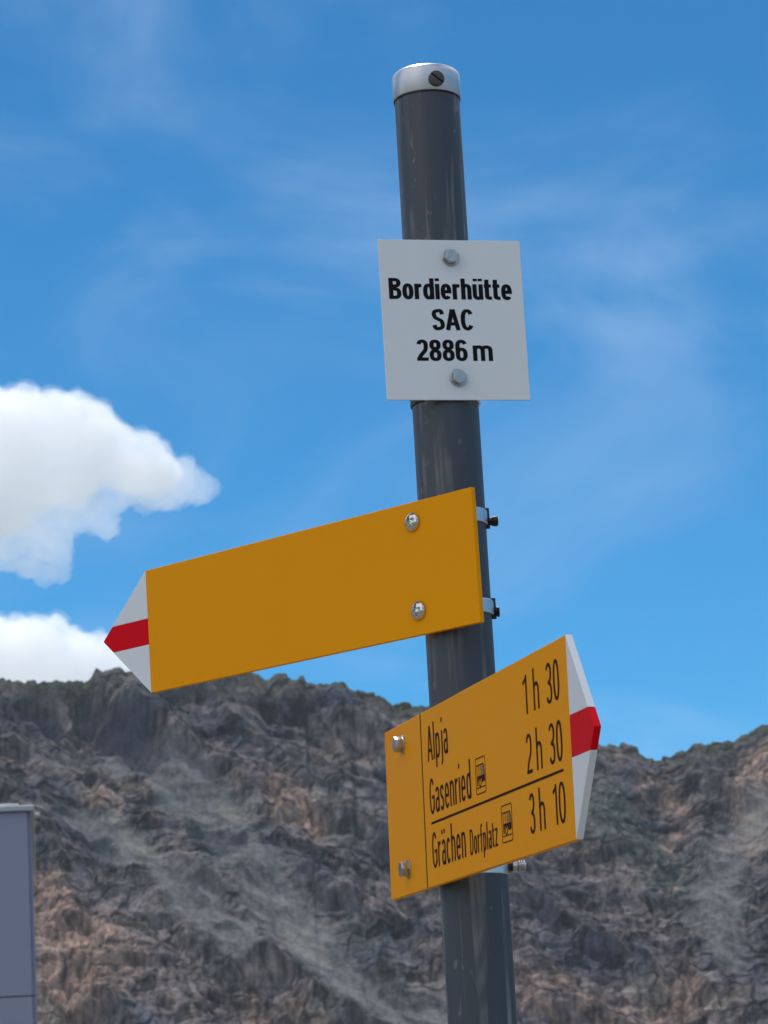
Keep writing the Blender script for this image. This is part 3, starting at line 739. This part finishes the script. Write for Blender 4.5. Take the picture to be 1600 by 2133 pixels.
# ------------------------------------------------------------------ building corner at the left
def at(x, y, dist):
    d = cF + cRt * ((x - 800) / FPX) + cUp * ((1066.5 - y) / FPX)
    k = dist / math.hypot(d.x, d.y)
    return Vector((d.x * k, d.y * k, d.z * k + EYE))
BD = 20.0
c_top = at(66, 1690, BD)
bM = Matrix.Translation((c_top.x - 0.03, c_top.y, 0)) @ Matrix.Rotation(R(7), 4, 'Z')   # local origin: front right corner; x to the right, y away
bld = empty('building', bM)
tag(bld, 'corner of a blue-grey metal-clad building with a flat roof edge, at the left', 'building')
Hb = c_top.z; pz = at(60, 2075, BD).z
build('wall', box(-6.0, -0.004, 0.03, 4.0, 0.0, Hb - 0.01), CLAD, bld)
lv = [0.0, 0.45, pz - 1.24 + 0.62, pz, Hb]
lv = [0.0, pz - 1.9, pz - 0.95 if pz > 1.9 else pz * .5, pz, Hb]
lv = sorted(set([max(0.0, v) for v in lv]))
for zA, zB in zip(lv, lv[1:]):
    for k in range(5):
        build('cladding_panel', box(-1.2 * (k + 1) + 0.004, -1.2 * k - (0.004 if k else 0), 0.0, 0.03, zA + 0.004, zB - (0.004 if zB < Hb else 0.0), 0.004), CLAD, bld)
    build('cladding_panel', box(-0.0035, 0.022, 0.034, 4.0, zA + 0.004, zB - (0.004 if zB < Hb else 0.0), 0.003), CLAD, bld)
build('roof_edge', box(-6.1, 0.046, -0.03, 4.1, Hb + 0.002, Hb + 0.040, 0.006), ROOFM, bld)
build('roof_strip', box(-6.05, -0.055, -0.01, 4.0, Hb + 0.042, Hb + 0.056, 0.004), ROOFL, bld)
g = build('bracket', box(0.046, 0.086, 0.0, 0.06, Hb - 0.040, Hb - 0.012, 0.008), ROOFM, bld)
build('door', box(-4.2, -3.2, -0.012, -0.002, 0.02, 2.05, 0.004), ROOFM, bld)

# ------------------------------------------------------------------ cumulus clouds, far beyond the ridge
def cloud(name, lobes, dist, seed, dens, lab, group, veil=4.0, loose=None, parent=None, rag=1.0):
    """lobes: (x, y, radius_px, depth offset m) as seen bearings; built at their true size and distance"""
    ctr = at(lobes[0][0], lobes[0][1], dist)
    bm = bmesh.new()
    rg = np.random.RandomState(seed); extra = []
    for x, y, r, dy in lobes:
        if r > 12:
            for k in range(14 if loose is not None or parent is None else 8):
                a = rg.uniform(-0.15, 1.15) * math.pi; q = rg.uniform(0.12, 0.34); e = rg.uniform(-.6, .6)
                extra.append((x + math.cos(a) * r * .93 * math.cos(e), y - math.sin(a) * r * .93 * math.cos(e), r * q, dy + math.sin(e) * r * dist / FPX * .9))
    for x, y, r, dy in list(lobes) + extra:
        p = at(x, y, dist + dy) - ctr
        bmesh.ops.create_icosphere(bm, subdivisions=4 if r > 30 else 2, radius=r / FPX * dist * 1.0, matrix=Matrix.Translation(p))
    me = bpy.data.meshes.new(name); bm.to_mesh(me); bm.free()
    o = link(bpy.data.objects.new(name, me)); o.location = ctr
    if parent is not None: o.parent = parent; o.location = ctr - parent.location
    md = o.modifiers.new('r', 'REMESH'); md.mode = 'VOXEL'; md.voxel_size = 2.4
    dg = bpy.context.evaluated_depsgraph_get(); dg.update()
    m2 = bpy.data.meshes.new_from_object(o.evaluated_get(dg)); o.modifiers.clear(); o.data = m2
    n = len(m2.vertices); co = np.empty(n * 3); no = np.empty(n * 3)
    m2.vertices.foreach_get('co', co); m2.vertices.foreach_get('normal', no); co = co.reshape(-1, 3); no = no.reshape(-1, 3)
    for wl_, amp, sd in ((46, 4.5, 1), (21, 5.5, 2), (10, 4.5, 3), (5.5, 2.2, 4)):
        # billows: rounded outward, creased inward; blend of two planes stands in for solid noise
        a = 1 - 2.2 * np.abs(gnoise(co[:, 0] / wl_ + co[:, 1] / wl_ * .6, co[:, 2] / wl_ + co[:, 1] / wl_ * .35, seed + sd))
        b = 1 - 2.2 * np.abs(gnoise(co[:, 0] / wl_ * .7 - co[:, 1] / wl_ * .7 + 9, co[:, 2] / wl_ * .9 + co[:, 0] * .3 / wl_, seed + sd + 40))
        co = co + no * ((a + b) * 0.5 * amp * rag)[:, None]
    m2.vertices.foreach_set('co', co.ravel()); m2.update()
    md = o.modifiers.new('r', 'REMESH'); md.mode = 'VOXEL'; md.voxel_size = 1.8
    dg.update(); m3 = bpy.data.meshes.new_from_object(o.evaluated_get(dg)); o.modifiers.clear(); o.data = m3
    m3.materials.clear(); m3.materials.append(dens)
    if parent is None: tag(o, lab, 'cloud', group)
    if veil:
        # thin vapour around the dense core: the same billows, swollen and ragged
        m4 = m3.copy(); n = len(m4.vertices); co = np.empty(n * 3); no = np.empty(n * 3)
        m4.vertices.foreach_get('co', co); m4.vertices.foreach_get('normal', no); co = co.reshape(-1, 3); no = no.reshape(-1, 3)
        w = gnoise(co[:, 0] / 14 + co[:, 1] / 20, co[:, 2] / 14, seed + 9) + 0.6 * gnoise(co[:, 0] / 6, co[:, 2] / 6 + co[:, 1] / 9, seed + 10)
        co = co + no * np.clip(veil * (0.9 + 1.4 * w), 0.5, 30)[:, None]
        m4.vertices.foreach_set('co', co.ravel()); m4.update()
        v = link(bpy.data.objects.new('veil', m4), o)
        md = v.modifiers.new('r', 'REMESH'); md.mode = 'VOXEL'; md.voxel_size = 2.2
        dg = bpy.context.evaluated_depsgraph_get(); dg.update(); m5 = bpy.data.meshes.new_from_object(v.evaluated_get(dg)); v.modifiers.clear(); v.data = m5
        m5.materials.clear(); m5.materials.append(CL2)
    return o
def cloud_mat(name, den):
    mt = bpy.data.materials.new(name); mt.use_nodes = True; nt = mt.node_tree; nt.nodes.clear()
    v = nt.nodes.new('ShaderNodeVolumeScatter'); v.inputs['Color'].default_value = (0.965, 0.972, 0.985, 1); v.inputs['Density'].default_value = den
    v.inputs['Anisotropy'].default_value = 0.35
    out = nt.nodes.new('ShaderNodeOutputMaterial'); nt.links.new(v.outputs[0], out.inputs['Volume'])
    return mt
CL = cloud_mat('cloud_vapour', 0.026); CL2 = cloud_mat('thin_vapour', 0.009); CL3 = cloud_mat('loose_vapour', 0.016)
big_cloud = cloud('cloud', [(20, 915, 92, 0), (110, 905, 80, 0), (165, 908, 66, 10), (195, 935, 56, -10), (60, 980, 80, 0), (-60, 940, 110, 20), (240, 952, 54, 0), (290, 968, 52, 8), (328, 985, 32, 0),
                (150, 980, 60, 0), (-60, 1040, 90, 0), (10, 1040, 62, 10)], 3200, 11, CL,
      'larger white cumulus cloud in the blue sky above the left arrow tip', None, 3.5)
cloud('wisps', [(350, 1005, 40, 6), (382, 1012, 29, 0), (406, 1018, 16, 5), (424, 1018, 9, 0), (440, 1014, 5, 4), (300, 1010, 38, -10), (250, 1010, 36, -8), (60, 1085, 66, 0), (140, 1052, 50, 0), (190, 1050, 36, 0), (110, 1140, 30, 0), (60, 1150, 36, 0), (125, 1174, 20, 0), (0, 1120, 56, 0), (-60, 1130, 70, 0), (100, 1175, 20, 0), (215, 1085, 16, 0)], 3215, 31, CL3, None, None, 0, parent=big_cloud, rag=1.5)
cloud('cloud', [(60, 1390, 90, 0), (-40, 1400, 110, 10), (95, 1340, 48, 0), (150, 1400, 70, 0), (205, 1390, 56, 0), (240, 1400, 50, 0), (30, 1450, 110, 20), (160, 1460, 90, 0), (10, 1345, 40, 0)], 4200, 51, CL,
      'white cumulus cloud just above the rocky ridge at the left', None)

# ------------------------------------------------------------------ air
HZ = 0.00007
bm = box(-2700, 2700, -2700, 2700, -20.0, 260.0)
mt = bpy.data.materials.new('air'); mt.use_nodes = True; nt = mt.node_tree; nt.nodes.clear()
v = nt.nodes.new('ShaderNodeVolumePrincipled'); v.inputs['Color'].default_value = (0.72, 0.84, 1, 1); v.inputs['Density'].default_value = HZ
out = nt.nodes.new('ShaderNodeOutputMaterial'); nt.links.new(v.outputs[0], out.inputs['Volume'])
hz_o = build('haze', bm, mt); tag(hz_o, kind='stuff')
